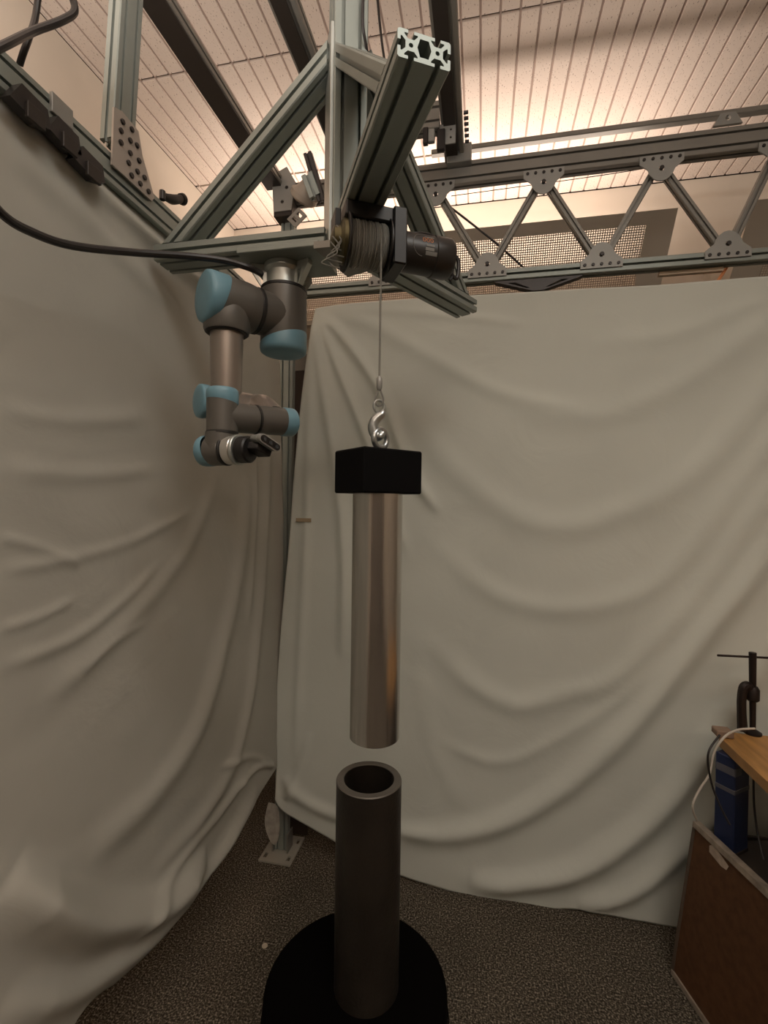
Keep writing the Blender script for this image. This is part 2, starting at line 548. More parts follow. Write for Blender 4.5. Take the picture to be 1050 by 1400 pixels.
def gusset(c, ux, uy, n, flip, parent, name='gusset_plate', w=.155, h=.10):
    """half-disc hinge plate with five bolt holes in a row and a big pivot hole"""
    pts = [(-w / 2, 0), (w / 2, 0), (w / 2, .03)]
    pts += [(w * .30 * math.cos(a) * 1.1, .03 + (h - .03) * math.sin(a)) for a in np.linspace(.35, math.pi - .35, 9)]
    pts += [(-w / 2, .03)]
    holes = [circ(w * .2 * k, .014, .005, 8) for k in (-2, -1, 0, 1, 2)] + [circ(0, .052, .010, 12)]
    sgn = -1 if flip else 1
    mb = MB().prism(pts, c, ux, uy * sgn, n, .005, holes)
    g = mb.obj(name, BRK, parent, smooth=0)
    for k in (-2, -1, 0, 1, 2):
        q = V(c) + ux * (w * .2 * k) + uy * sgn * .014
        MB().cyl(q + n * .001, q + n * .009, .0062, n=8).obj('bolt', SCREW, g)
    MB().cyl(V(c) + uy * sgn * .052 - n * .005, V(c) + uy * sgn * .052 + n * .012, .008, n=10).obj('pivot_bolt', SCREW, g)
    return g


bot = [530, 666, 820, 990]; top = [597, 742, 900, 1062]
nF = V((0, -1, 0))
zbt = zb_ + .045; ztb = zt - .046


def bx(px): return onY(px, 365, BY).x


def tx(px): return onY(px, 245, BY).x


bxs = [bx(p) for p in bot]; txs = [tx(p) for p in top]
print('truss nodes', bxs, txs)
bxs.append(bxs[-1] + (bxs[-1] - bxs[1]) / 2); txs.append(txs[-1] + (txs[-2] - txs[0]) / 2)
for x in bxs:
    gusset((x, BY - .024, zb_ + .012), X, Z, nF, False, TR)
for x in txs:
    gusset((x, BY - .0285, zt - .034), X, Z, nF, True, TR)


def diag(xa, xb):
    a = V((xa, BY, zbt + .02)); b = V((xb, BY, ztb - .028)); d = (b - a).normalized()
    extrusion('diagonal', a + d * .012, b - d * .012, 1, 1, nF, ALU2, TR, m=.03)


for i, xb in enumerate(bxs):
    if i > 0: diag(xb + -.018, txs[i - 1] + .015)
    diag(xb + .018, txs[i] - .015)
# underside spreader bracket, dark, with slots
cx = onY(735, 390, BY).x
for s in (-1, 1):
    MB().prism([(0, 0), (.02, 0), (.17, .045), (.17, .05), (0, .05)], V((cx, BY - .015, zb_ - .052)), X * s, Z, Y, .03, [[(.03, .012), (.045, .012), (.12, .038), (.09, .038)]]).obj('spreader_bracket', SCREW, TR, smooth=0)
c1, c2 = onY(900, 376, BY + .02), onY(988, 368, BY + .02)
MB().box((c1 + c2) / 2, ((c2 - c1).length, .02, .016)).obj('pale_batten', mat('pale_batten', (.62, .5, .38), .7), TR)
# pivot lug on the rail far right
q = onY(990, 178, BY + .05)
MB().prism([(-.05, 0), (.05, 0), (.025, .045), (-.025, .045)], q - Y * .03, X, Z, Y, .012, [circ(0, .025, .01, 10)]).obj('pivot_lug', BRK, TR, smooth=0)
# long bracket where the gantry beam sits on the chord
q = onY(628, 214, BY - .03)
MB().box(q, (.10, .05, .075)).obj('beam_saddle', BRK, TR)

# ------------------------------------------------------------------ corner post
CPost = thing('corner_post', 'tall aluminium corner post standing between the two white drapes', 'post', (corner.x, corner.y, 0))
ptop = zt - .06
extrusion('post', (corner.x, corner.y, .012), (corner.x, corner.y, ptop), 2, 1, Y, ALU, CPost, m=.032)
f0 = onZ(378, 1168, 0)
fp = MB().prism([(-.075, -.09), (.075, -.09), (.075, .09), (-.075, .09)], (corner.x, corner.y, 0.001), X, Y, Z, .008,
                [[(sx * .055 - .007, sy * .055 - .014), (sx * .055 + .007, sy * .055 - .014), (sx * .055 + .007, sy * .055 + .014), (sx * .055 - .007, sy * .055 + .014)] for sx in (-1, 1) for sy in (-1, 1)])
fp.obj('foot_plate', mat('foot_plate', (.36, .35, .30), .5, .3), CPost, smooth=0)
for s in (-1, 1):
    MB().box((corner.x + s * .036, corner.y, .05), (.006, .06, .09)).obj('foot_angle', ALU2, CPost)

# ------------------------------------------------------------------ side truss (left) and gantry beams
ST = thing('side_truss', 'dark-topped aluminium truss running above the left drape towards the camera', 'truss', (LX, 1.0, 2.4))
A0 = onX(212, 0, LX); A1 = onX(381, 262, LX)
zA = (A0.z + A1.z) / 2
zA = zt + .02
xA = onZ(300, 137, zA).x
print('A beam', A0, A1, zA, xA)
mb = MB(); extr(mb, (xA, .4, zA + .012), (xA, BY - .05, zA + .012), 2, 1, Z)
mb.obj('top_chord', ALU2, ST, smooth=25)
MB().box((xA, (.4 + BY - .05) / 2, zA - .012), (.074, BY - .45, .006)).obj('dark_strip', DALU, ST)  # thin dark-coloured strip along the underside of the chord
# bottom rail
Bp0, Bp1 = onX(0, 90, LX), onX(353, 420, LX)
zB = (Bp0.z + Bp1.z) / 2
print('B rail', Bp0, Bp1)
zB0 = onX(0, 100, LX).z; zB1 = onX(330, 400, LX).z; zB = (zB0 + zB1) / 2
extrusion('bottom_rail', (LX, -.3, zB), (LX, BY - .03, zB), 1, 2, Z, ALU, ST, m=.036)
# upright
u0 = onX(160, 205, LX); u1 = onX(173, 0, LX); du = (u1 - u0).normalized()
extrusion('upright', u0 - du * .0, u1 + du * .35, 2, 1, X, ALU, ST, m=.036)
# perforated gusset
gp = [(-.055, .085), (-.03, .095), (.025, .09), (.04, .04), (.085, -.035), (.075, -.05), (-.06, -.05)]
hl = [(-.03, .07), (0, .075), (-.035, .045), (-.005, .045), (.018, .05), (-.035, .018), (-.005, .015), (.025, .018), (-.01, -.012), (.02, -.012), (.045, -.01), (.06, -.035), (.03, -.035), (0, -.035)]
gq = onX(166, 222, LX) + X * .022
g = MB().prism(gp, gq, Y, Z, X, .005).obj('gusset_plate', mat('gusset_pale', (.40, .36, .32), .5, .3), ST, smooth=0)
for (a, b) in hl:
    MB().cyl(gq + Y * a + Z * b + X * .004, gq + Y * a + Z * b + X * .010, .0062, n=8).obj('bolt', SCREW, g)
# corner joint at the head of the post
J = P(391, 268, 2.12)
cj = CPost
MB().box(J + V((0, 0, -.03)), (.085, .07, .16)).obj('hub_block', DALU, cj)
for s in (-1, 1):
    MB().prism([(-.04, -.09), (.04, -.09), (.06, .03), (.02, .10), (-.05, .07)], J + V((0, s * .04, 0)), X, Z, Y, .006, [circ(-.015, .03, .008, 8), circ(.02, .01, .008, 8), circ(0, -.05, .008, 8)]).obj('side_plate', BRK, cj, smooth=0)
q = P(416, 268, 2.05)
MB().lathe(q, V((.6, -.5, .6)), [(.05, -.02), (.06, -.01), (.06, .01), (.045, .02), (.03, .05)], 20).obj('swivel_disc', mat('swivel_pale', (.42, .37, .31), .5, .3), cj)
MB().prism([(-.035, -.025), (.035, -.025), (.035, .025), (-.035, .025)], P(406, 297, 2.0), CR * .7 - CU * -.7, CU * .7 - CR * .7, F0, .006, [[(-.02, -.012), (-.005, -.012), (-.005, .012), (-.02, .012)], [(.008, -.012), (.022, -.012), (.022, .012), (.008, .012)]]).obj('slotted_tab', ALU2, cj, smooth=0)
extrusion('swivel_arm', P(421, 210, 1.95), P(440, 275, 2.0), 1, 1, V((0, -1, 0)), DALU, cj, m=.034)
extrusion('short_profile', P(421, 240, 1.98), P(432, 270, 2.0), 1, 1, V((0, -1, 0)), ALU, cj, m=.05)

# gantry beams lying on the rear truss, running towards the camera
zG = zt + .075


def gbeam(px, py, label, name='gantry_beam', dark=True, nw=2):
    x = onZ(px, py, zG).x
    t = thing(name, label, 'beam', (x, BY, zG - .02), 'gantry beams under the ceiling')
    extrusion('profile', (x, .35, zG), (x, BY + .02, zG), nw, 1, Z, ALU2, t, m=.04)
    MB().box((x - .008, (.35 + BY) / 2, zG - .0235), (.045, BY - .36, .006)).obj('dark_strip', DALU, t)  # thin dark-coloured strip along the beam underside
    return x, t


xD, _ = gbeam(396, 20, 'dark gantry beam running up behind the diagonal brace, left of the column')
xC, tC = gbeam(613, 100, 'dark gantry beam right of the column, seated on the rear truss')
for k in range(6):
    q = onZ(636, 152 + 8 * k, zG)
    MB().cyl(V((xC + .045, q.y, zG - .005)), V((xC + .062, q.y, zG - .005)), .006, n=8).obj('bolt', SCREW, tC)
# crossbar between the beams
yc = onZ(590, 168, zG).y
CB = thing('crossbar', 'short aluminium crossbar with hanging latches between the column and the right gantry beam', 'beam', ((xC + xD) / 2, yc, zG - .06))
extrusion('profile', (xD + .05, yc, zG + .012), (xC - .045, yc, zG + .012), 1, 2, Z, ALU2, CB, m=.05)
for px, wpx, y0, y1 in ((582, 7, 176, 198), (590, 9, 178, 195), (603, 11, 178, 206)):
    a = P(px, y0, 1.80); b = P(px, y1, 1.80)
    MB().box((a + b) / 2, (wpx / FPX * 1.8, .02, (a - b).length)).obj('latch', SCREW if px != 590 else BRK, CB)
q = P(612, 185, 1.80)
MB().prism([(-.03, -.035), (.03, -.035), (.03, .04), (-.03, .04)], q, X, Z, Y * -1, .005, [circ(-.012, .018, .005, 6), circ(.012, .018, .005, 6), circ(.012, -.012, .005, 6), circ(-.012, -.012, .005, 6)]).obj('end_plate', BRK, CB, smooth=0)

# dark clips on the left rail
for i, (px, py, s) in enumerate(((32, 140, .75), (80, 181, .7), (114, 221, .75))):
    q = onX(px, py, LX + .03)
    lab = ('dark rail clip at the left frame edge, end of the clip row', 'middle dark rail clip on the left truss rail', 'dark rail clip nearest the perforated gusset plate')[i]
    t = thing('rail_clip', lab, 'clip', q - Z * .03, 'dark clips on the left rail')
    MB().prism([(-.05 * s, -.02), (-.02 * s, .02), (.05 * s, .015), (.06 * s, -.018), (.02 * s, -.03)], q - X * .008, Y, Z, X, .022).obj('clip_body', SCREW, t, smooth=0)
    MB().box(q + V((.016, .01, -.02)), (.008, .05 * s, .03)).obj('clip_jaw', DALU, t)
# pale joining block on rail
q = onX(84, 152, LX + .021)
o = MB().box(q, (.008, .05, .04)).obj('joint_block', BRK); tag(o, 'small pale joining plate on the left rail above the dark clips', 'plate')
# knob clamp
k0, k1 = onX(222, 267, LX + .02), onX(247, 272, LX + .02)
t = thing('knob_clamp', 'small dark knobbed clamp standing on the left rail near the brace foot', 'clamp', k0 - Z * .03)
MB().cyl(V((k0.x, k0.y, zB + .037)), k0 + Z * .012, .008, n=12).obj('stem', SCREW, t)
MB().tube([k0, (k0 + k1) / 2 - Z * .006, k1], [.007, .013, .011], 12, sub=4).obj('lever', SCREW, t)
MB().lathe(k1, k1 - k0, [(.004, -.002), (.014, 0), (.016, .01), (.012, .018)], 14).obj('knob', SCREW, t)

# ------------------------------------------------------------------ robot mount frame: column, three arms and braces
hub = P(468, 690, 1.17); HX, HY = hub.x, hub.y
aB, aT = CAMH + .62, CAMH + .66
MF = thing('mount_frame', 'grey-green aluminium column with three braced arms carrying robot and winch', 'frame', (HX, HY, aB))
ang = math.radians(153 - 11.5)


def azd(deg):
    a = math.radians(deg); return V((math.sin(a), math.cos(a), 0))


dF, dR, dL = azd(163 - 11.5), azd(43 - 11.5), azd(-90)
extrusion('column', (HX, HY, aB - .005), (HX, HY, CAMH + 1.66), 2, 2, dF, ALU, MF)
am = (aB + aT) / 2


def arm(d, L, start=.042):
    h = V((HX, HY, am))
    extrusion('arm', h + d * start, h + d * L, 2, 1, Z, ALU, MF)


def brace(d, foot, rise, name='brace'):
    """square-cut on the arm top and against the column face"""
    h = V((HX, HY, 0)); a = h + d * foot + Z * aT; b = h + d * .04 + Z * (aT + rise)
    ax = (b - a).normalized(); up = d.cross(Z).cross(ax)
    if up.z < 0: up = -up
    mb = extr(MB(), a, b, 2, 1, up); k = len(mb.v) // 2; vs = []
    for i, v in enumerate(mb.v):
        v = V(v)
        t = (aT + .0005 - v.z) / ax.z if i < k else (.0405 - (v - h).dot(d)) / ax.dot(d)
        vs.append(tuple(v + ax * t))
    mb.v = vs
    mb.obj(name, ALU, MF, smooth=25)


arm(dL, .50); arm(dR, .53); arm(dF, .515)
brace(dL, .45, .41); brace(dR, .46, .42); brace(dF, .43, .385)
# flat side plate on column and bottom plate
sL = dF.cross(Z) * 1.0
if sL.x > 0: sL = -sL
MB().box(V((HX, HY, aB + .245)) + sL * .044, (.008, .07, .52), (sL, dF, Z)).obj('side_plate', CAST, MF)
p1 = P(323, 348, 1.155); p2 = P(432, 342, 1.155)
cxp = (p1.x + p2.x) / 2
MB().box((cxp + .01, p1.y + .075, aB - .008), (p2.x - p1.x + .02, .15, .014)).obj('base_plate', ALU, MF)
MB().prism([(-.06, -.05), (.06, -.05), (.09, .06), (-.02, .10)], V((HX, HY - .01, aB - .022)), X, Y, Z, .016).obj('hub_plate', ALU2, MF, smooth=0)

# ------------------------------------------------------------------ robot arm
SH = P(388, 437, 1.22)
RB = thing('jointed_robot', 'small grey robot arm with light blue joint caps hanging upside down from the frame', 'robot', V((SH.x, SH.y, aB - .02)))
top_z = aB - .016
zj1 = P(388, 398, 1.22).z
R1 = .0575


def cap(o, axis, r, front, back, slant_dir, name='joint_cap', parent=RB, dome=.012):
    """blue end cap: its rim runs at a slant, further along the side given by slant_dir"""
    a, s, u = frame(axis); n = 40; vs = []; fs = []
    sd = V(slant_dir); sd = (sd - a * sd.dot(a)).normalized()
    rr = r * 1.035
    rows_ = [(rr * .97, None, -.0), (rr, None, .004), (rr, 0, 0), (rr * .97, .55 * dome, 0), (rr * .86, .85 * dome, 0), (rr * .5, dome, 0), (0.0005, dome * 1.02, 0)]
    for k, (rad, h, dh) in enumerate(rows_):
        for i in range(n):
            t = 2 * math.pi * i / n; d = s * math.cos(t) + u * math.sin(t)
            c = d.dot(sd)
            hh = -(front + (back - front) * (.5 + .5 * c)) + dh if h is None else h
            vs.append(V(o) + a * hh + d * rad)
    for j in range(len(rows_) - 1):
        for i in range(n):
            i2 = (i + 1) % n; fs.append((j * n + i, j * n + i2, (j + 1) * n + i2, (j + 1) * n + i))
    return MB().add(vs, fs).obj(name, BLUE, parent, smooth=50)


def capbolt(c, n, parent=RB):
    MB().cyl(c - n * .003, c + n * .0015, .004, n=8).obj('cap_screw', SCREW, parent)


# cast base with ribs and cable boss
mb = MB(); mb.lathe(V((SH.x, SH.y, top_z)), -Z, [(.050, 0), (.050, .012), (.044, .02), (.043, .055), (.049, .085), (.056, top_z - zj1)], 36)
mb.obj('base_casting', CAST, RB)
for k, aa in enumerate((-20, 60, 200)):
    d = V((math.cos(math.radians(aa)), math.sin(math.radians(aa)), 0)); n = d.cross(Z)
    MB().prism([(.035, 0), (.085, 0), (.085, -.012), (.056, -(top_z - zj1) + .004), (.035, -(top_z - zj1) + .004)], V((SH.x, SH.y, top_z)) - n * .008, d, Z, n, .016, [[(.052, -.02), (.066, -.02), (.052, -.06)]]).obj('base_rib', CAST, RB, smooth=0)
MB().cyl((SH.x, SH.y, zj1 + .003), (SH.x, SH.y, zj1 - .006), .0585).obj('seal_ring', RING, RB)
zsb = P(388, 478, 1.22).z
MB().lathe((SH.x, SH.y, zj1 - .005), -Z, [(.057, 0), (.058, .01), (.058, zj1 - zsb - .012), (.054, zj1 - zsb)], 40).obj('shoulder_housing', JOINT, RB)
cap((SH.x, SH.y, zsb), -Z, .057, .014, .045, V((1, .3, 0)), dome=.014)
# shoulder axis (towards left and camera)
aS = (R0 * -.75 + V((-math.sin(YAW), math.cos(YAW), 0)) * -.66); aS.z = 0; aS.normalize()
S0 = V((SH.x, SH.y, P(388, 437, 1.22).z))
MB().cyl(S0, S0 + aS * .088, .053).obj('shoulder_neck', JOINT, RB)
MB().cyl(S0 + aS * .072, S0 + aS * .084, .0552).obj('seal_ring', RING, RB)
mb = MB(); mb.lathe(S0 + aS * .084, aS, [(.054, 0), (.057, .02), (.0575, .06), (.0575, .105)], 40).obj('upper_arm_joint', JOINT, RB)
cap(S0 + aS * .197, aS, .0575, .045, .012, V((0, 0, -1)), dome=.012)
MB().cyl(S0 + aS * .105, S0 + aS * .19, .0575).obj('upper_arm_housing', JOINT, RB)
capbolt(S0 + aS * .20 + V((.0, 0, -.01)) - aS.cross(Z) * .03, aS)
U1 = S0 + aS * .150
ELz = P(305, 553, 1.12).z
MB().lathe(U1, -Z, [(.052, 0), (.054, .03), (.053, .064), (.050, .072)], 40).obj('upper_arm_root', JOINT, RB)
MB().cyl(U1 - Z * .066, U1 - Z * .0745, .0485).obj('seal_ring', RING, RB)
U2 = V((U1.x, U1.y, ELz))
MB().cyl(U1 - Z * .07, U2 + Z * .0, .038, .0345, n=36).obj('upper_arm_tube', TUBEG, RB)
# elbow
MB().cyl(U2 - aS * .062, U2 + aS * .052, .036, n=32).obj('elbow_housing', TUBEG, RB)
cap(U2 + aS * .060, aS, .0375, .016, .010, V((0, 0, -1)), dome=.008)
# forearm towards the camera
bF = (R0 * .66 + V((-math.sin(YAW), math.cos(YAW), 0)) * -.75); bF.z = 0; bF.normalize()
W1R = P(390, 577, 1.06); W1L = P(304, 570, .957)
aW = (W1L - W1R).normalized()
FE0 = U2 - aS * .072; FE1 = P(374, 571, 1.085)
MB().lathe(FE0, bF, [(.030, -.034), (.034, -.03), (.034, .02)], 28).obj('forearm_root', SILV, RB)
MB().tube([FE0 + Z * .003, FE0.lerp(FE1, .4) + Z * .016, FE0.lerp(FE1, .8) + Z * .008, FE1], [.028, .027, .027, .029], 24, sub=6).obj('forearm_tube', TUBEG, RB)
# wrist one
RW = .0305
MB().cyl(W1R, W1L.lerp(W1R, .50), RW, n=32).obj('wrist_housing', JOINT, RB)
MB().cyl(W1L.lerp(W1R, .485), W1L.lerp(W1R, .52), RW * 1.02, n=32).obj('seal_ring', RING, RB)
MB().cyl(W1L.lerp(W1R, .49), W1L, RW * .99, n=32).obj('wrist_housing', JOINT, RB)
cap(W1R - aW * .012, -aW, RW, .024, .02, V((0, 0, 1)), dome=.01)
capbolt(W1R - aW * .015 - F0 * .02, -aW)
# wrist two (vertical)
zU = P(304, 540, .957).z; zD = P(302, 592, .957).z
MB().cyl((W1L.x, W1L.y, zU), (W1L.x, W1L.y, zD), RW * 1.0, n=32).obj('wrist_housing', JOINT, RB)
cap((W1L.x, W1L.y, zU + .002), Z, RW, .012, .022, -aW, dome=.012)
MB().cyl((W1L.x, W1L.y, zD + .003), (W1L.x, W1L.y, zD - .003), RW * 1.03, n=32).obj('seal_ring', RING, RB)
# wrist three and tool flange
T3 = P(302, 616, .957)
aT = (R0 * .93 + V((-math.sin(YAW), math.cos(YAW), 0)) * -.36); aT.z = 0; aT.normalize()
MB().lathe((T3.x, T3.y, zD), -Z, [(RW * .99, 0), (RW, .01), (RW, zD - T3.z)], 32).obj('wrist_housing', JOINT, RB)
MB().cyl(T3 - aT * .026, T3 + aT * .014, RW, n=32).obj('wrist_housing', JOINT, RB)
cap(T3 - aT * .036, -aT, RW, .018, .004, V((0, 0, 1)), dome=.012)
MB().cyl(T3 + aT * .013, T3 + aT * .018, RW * 1.02, n=32).obj('seal_ring', RING, RB)
MB().cyl(T3 + aT * .017, T3 + aT * .040, RW * .94, n=32).obj('tool_flange', SILV, RB)
MB().cyl(T3 + aT * .040, T3 + aT * .047, RW * 1.0, n=32).obj('flange_ring', CAST, RB)
# depth camera on the flange
DC = thing('depth_camera', 'small bar camera on a black mount bolted to the robot tool flange', 'camera', T3 + aT * .047 - Z * .026)
MB().cyl(T3 + aT * .0475, T3 + aT * .072, RW * .86, n=28).obj('mount_disc', BLACK, DC)
b0, b1 = P(357, 598, .905), P(378, 612, .93)
bd = (b1 - b0).normalized()
MB().box(T3 + aT * .083 + Z * .004 + bd * .008, (.03, .035, .018), (aT, bd, bd.cross(aT))).obj('mount_block', BLACK, DC)
nb = aT - bd * aT.dot(bd); nb.normalize(); ub = nb.cross(bd)
if ub.z < 0: ub = -ub
mid = (b0 + b1) / 2
L2 = (b1 - b0).length / 2 + .006


def stadium(w, h, n=7):
    r = h / 2
    return [(w / 2 - r + r * math.cos(a), r * math.sin(a)) for a in np.linspace(-math.pi / 2, math.pi / 2, n)] + [(-w / 2 + r + r * math.cos(a), r * math.sin(a)) for a in np.linspace(math.pi / 2, 3 * math.pi / 2, n)]


fn = (-F0 * .75 + aT * .55); fn = (fn - bd * fn.dot(bd)).normalized(); ub = fn.cross(bd)
if ub.z < 0: ub = -ub
MB().prism(stadium(L2 * 2, .017), mid - fn * .012, bd, ub, fn, .018).obj('camera_body', CASE, DC)
MB().prism(stadium(L2 * 2 - .004, .0125), mid + fn * .0055, bd, ub, fn, .0015).obj('front_window', BLACK, DC)
for k in (-.55, 0, .6):
    q = mid + bd * (L2 * k) + fn * .007
    MB().cyl(q, q + fn * .001, .0035, n=12).obj('lens', GLASS, DC)
MB().cyl(P(347, 600, .93), P(356, 599, .91), .008, n=16).obj('side_boss', CAST, DC)

# ------------------------------------------------------------------ winch
wx = azd(73 - 11.5); wf = azd(163 - 11.5)      # along drum; towards the camera
WC = P(500, 336, 1.012)
WN = thing('winch', 'black electric winch with grey wire drum hung under the front arm', 'winch', WC - Z * .05)
WC = V(WC)
dl = .041
MB().cyl(WC - wx * dl, WC + wx * dl, .034, n=36).obj('drum_core', BLACK, WN)
mb = MB()
NW_ = 17
for k in range(NW_):
    mb.lathe(WC + wx * (-dl + .004 + k * (2 * dl - .008) / (NW_ - 1)), wx, [(.0445 - .0018 * (k % 3 == 1) + .0028 * math.cos(t) + .0012 * random.random(), .0028 * math.sin(t)) for t in np.linspace(0, 2 * math.pi, 6)[:-1]], 36, close=True)
mb.obj('rope_coil', ROPE, WN)
for s, nm in ((-1, 'drum_flange'), (1, 'drum_flange')):
    MB().cyl(WC + wx * s * dl, WC + wx * s * (dl + .005), .058, n=40).obj(nm, BLACK, WN)
# end bearing, clutch lever and torn rope end left of the drum
MB().lathe(WC - wx * (dl + .004), -wx, [(.045, 0), (.043, .008), (.030, .014), (.026, .026), (.012, .03)], 24).obj('end_bearing', mat('bearing_brass', (.10, .085, .04), .4, .7), WN)
MB().box(WC - wx * (dl + .022) + Z * .035 - wf * .01, (.012, .05, .05), (wx, wf, Z)).obj('bearing_bracket', BLACK, WN)
mb = MB()
for k in range(4):
    a = WC - wx * (dl + .026 + .004 * k) + Z * (.02 - .012 * k) + wf * .02
    mb.tube([a, a - Z * .025 + wx * .012 + wf * .01, a - Z * .045 - wx * .006 * k, a - Z * .05 + wx * .02], .0016, 6, sub=5)
mb.obj('loose_rope_end', ROPE, WN)
# top plate and gearbox cover
MB().box(V((WC.x, WC.y, aB - .0165)) + wx * .012, (2 * dl + .045, .075, .032), (wx, wf, Z)).obj('mounting_plate', BLACK, WN)
MB().box(WC + wx * (dl + .022) + Z * .010, (.030, .092, .118), (wx, wf, Z)).obj('gearbox_cover', BLACK, WN)
ms = WC + wx * (dl + .034) + Z * .001
MB().lathe(ms, wx, [(.040, 0), (.0405, .004), (.0405, .074), (.043, .076), (.043, .112), (.038, .120), (.02, .124)], 40).obj('motor', mat('motor_black', (.020, .017, .015), .38), WN)
# motor print
def cyl_text(txt, size, along, ang0, m, r=.0412):
    cu = bpy.data.curves.new('label_text', 'FONT'); cu.body = txt; cu.size = size; cu.align_x = 'CENTER'; cu.align_y = 'CENTER'; cu.resolution_u = 2
    ob = bpy.data.objects.new('label_text', cu); COL.objects.link(ob)
    dg = bpy.context.evaluated_depsgraph_get(); me = bpy.data.meshes.new_from_object(ob.evaluated_get(dg))
    bpy.data.objects.remove(ob)
    for v in me.vertices:
        a = ang0 + v.co.y / r
        d = wf * math.cos(a) + Z * math.sin(a)
        v.co = ms + wx * (along + v.co.x) + d * r
    me.materials.clear(); me.materials.append(m)
    o = bpy.data.objects.new('motor_lettering', me); COL.objects.link(o); o.parent = WN
    me.transform(Matrix.Translation(-WN.location))
    return o


cyl_text('000', .017, .052, .30, ORANGET)
MB().tube([ms + wx * (.040 + .022 * math.cos(t)) + (wf * math.cos(.06 + .6 * math.sin(t)) + Z * math.sin(.06 + .6 * math.sin(t))) * .0408 for t in np.linspace(math.pi * .55, math.pi * 1.5, 14)], .0006, 5).obj('print_ring', GREYT, WN)
for (al, an, w, h) in ((.057, .02, .018, .004), (.056, -.16, .02, .006), (.060, -.36, .026, .008), (.056, .52, .022, .003)):
    vs = []; 
    for i in range(5):
        a = an - h / 2 / .041 + h / .041 * i / 4
        d = wf * math.cos(a) + Z * math.sin(a)
        vs += [ms + wx * (al - w / 2) + d * .0411, ms + wx * (al + w / 2) + d * .0411]
    MB().add(vs, [(2 * i, 2 * i + 1, 2 * i + 3, 2 * i + 2) for i in range(4)]).obj('print_bar', GREYT, WN)
# leads
e = ms + wx * .112
for k, (off, dr) in enumerate(((.02, .0), (.0, .012))):
    MB().tube([e + Z * (.035 - off) - wx * .03, e + Z * (.034 - off) + wx * .012, e + wx * (.030 - dr) + Z * .0, e + wx * (.026 - dr) - Z * .038, e + wx * .008 - Z * (.045 - off)], .0045 if k == 0 else .003, 8, sub=6).obj('power_lead', CORD, WN)
MB().tube([ms + wx * .0 + Z * .034 - wf * .01, ms + wx * .05 + Z * .048, ms + wx * .095 + Z * .040, ms + wx * .12 + Z * .01], .0035, 8, sub=6).obj('power_lead', CORD, WN)

# ------------------------------------------------------------------ hoist rope, hook, hanging cylinder
HD = .97
hp = P(517, 640, HD); hx, hy = hp.x, hp.y


def hz(py): return P(517, py, HD).z


HR = thing('hoist_rope', 'thin steel wire rope with crimped eye and hook running down from the winch', 'rope', (hx, hy, hz(602)))
MB().tube([WC + wx * .021 + wf * .047 + Z * .01, V((hx, hy, hz(400))), V((hx, hy, hz(522)))], .0022, 10).obj('wire', ROPE, HR)
MB().lathe((hx, hy, hz(515)), -Z, [(.003, 0), (.0058, .004), (.0062, .012), (.0058, .024), (.004, .028)], 14).obj('ferrule', BRK, HR)
zc = hz(530)
fwd = V((-math.sin(YAW), math.cos(YAW), 0))
MB().tube([V((hx, hy, zc)) + R0 * a + Z * b for a, b in ((0, 0), (-.004, -.010), (-.0085, -.024), (-.006, -.034), (0, -.038), (.006, -.034), (.0085, -.024), (.004, -.010))], .0019, 8, closed=True, sub=4).obj('thimble_eye', ROPE, HR)
c = V((hx, hy, hz(556)))
MB().tube([c + R0 * (.0105 * math.cos(t)) + Z * (.0125 * math.sin(t)) + fwd * .003 * math.cos(t) for t in np.linspace(0, 2 * math.pi, 21)[:-1]], .0026, 10, closed=True).obj('link_ring', ZINC, HR)
# grab hook, S-shaped
hk = [(.009, 562), (.006, 567), (-.001, 571), (-.0085, 577), (-.0115, 585), (-.008, 593), (-.001, 597), (.005, 596), (.010, 591)]
MB().tube([V((hx, hy, hz(y))) + R0 * a + fwd * (-.004) for a, y in hk], [.0045, .0085, .0095, .0105, .011, .011, .0105, .008, .005], 14, sub=5).obj('hook', ZINC, HR)
HC = thing('hanging_cylinder', 'polished steel cylinder with black square head hanging from the hook', 'cylinder', (hx, hy, hz(1008)))
c = V((hx, hy, hz(600)))
MB().tube([c + (R0 * .75 + fwd * .66) * (.0175 * math.cos(t)) + R0 * .004 + Z * (.0185 * math.sin(t)) for t in np.linspace(0, 2 * math.pi, 25)[:-1]], .0062, 12, closed=True).obj('eye_bolt', ZINC, HC)
ph = math.radians(35)
u_ = R0 * math.cos(ph) + fwd * math.sin(ph); v_ = -R0 * math.sin(ph) + fwd * math.cos(ph)
MB().box(V((hx, hy, (hz(617) + hz(675)) / 2)), (.1405, .113, hz(617) - hz(675)), (u_, v_, Z)).obj('head_block', BLOCK, HC)
rt = .0508
ztop, zbo = hz(675), hz(1010)
MB().lathe((hx, hy, zbo), Z, [(rt - .002, 0), (rt, .0015), (rt, (ztop - zbo) * .5), (rt, ztop - zbo)], 72).obj('steel_body', STEEL, HC)

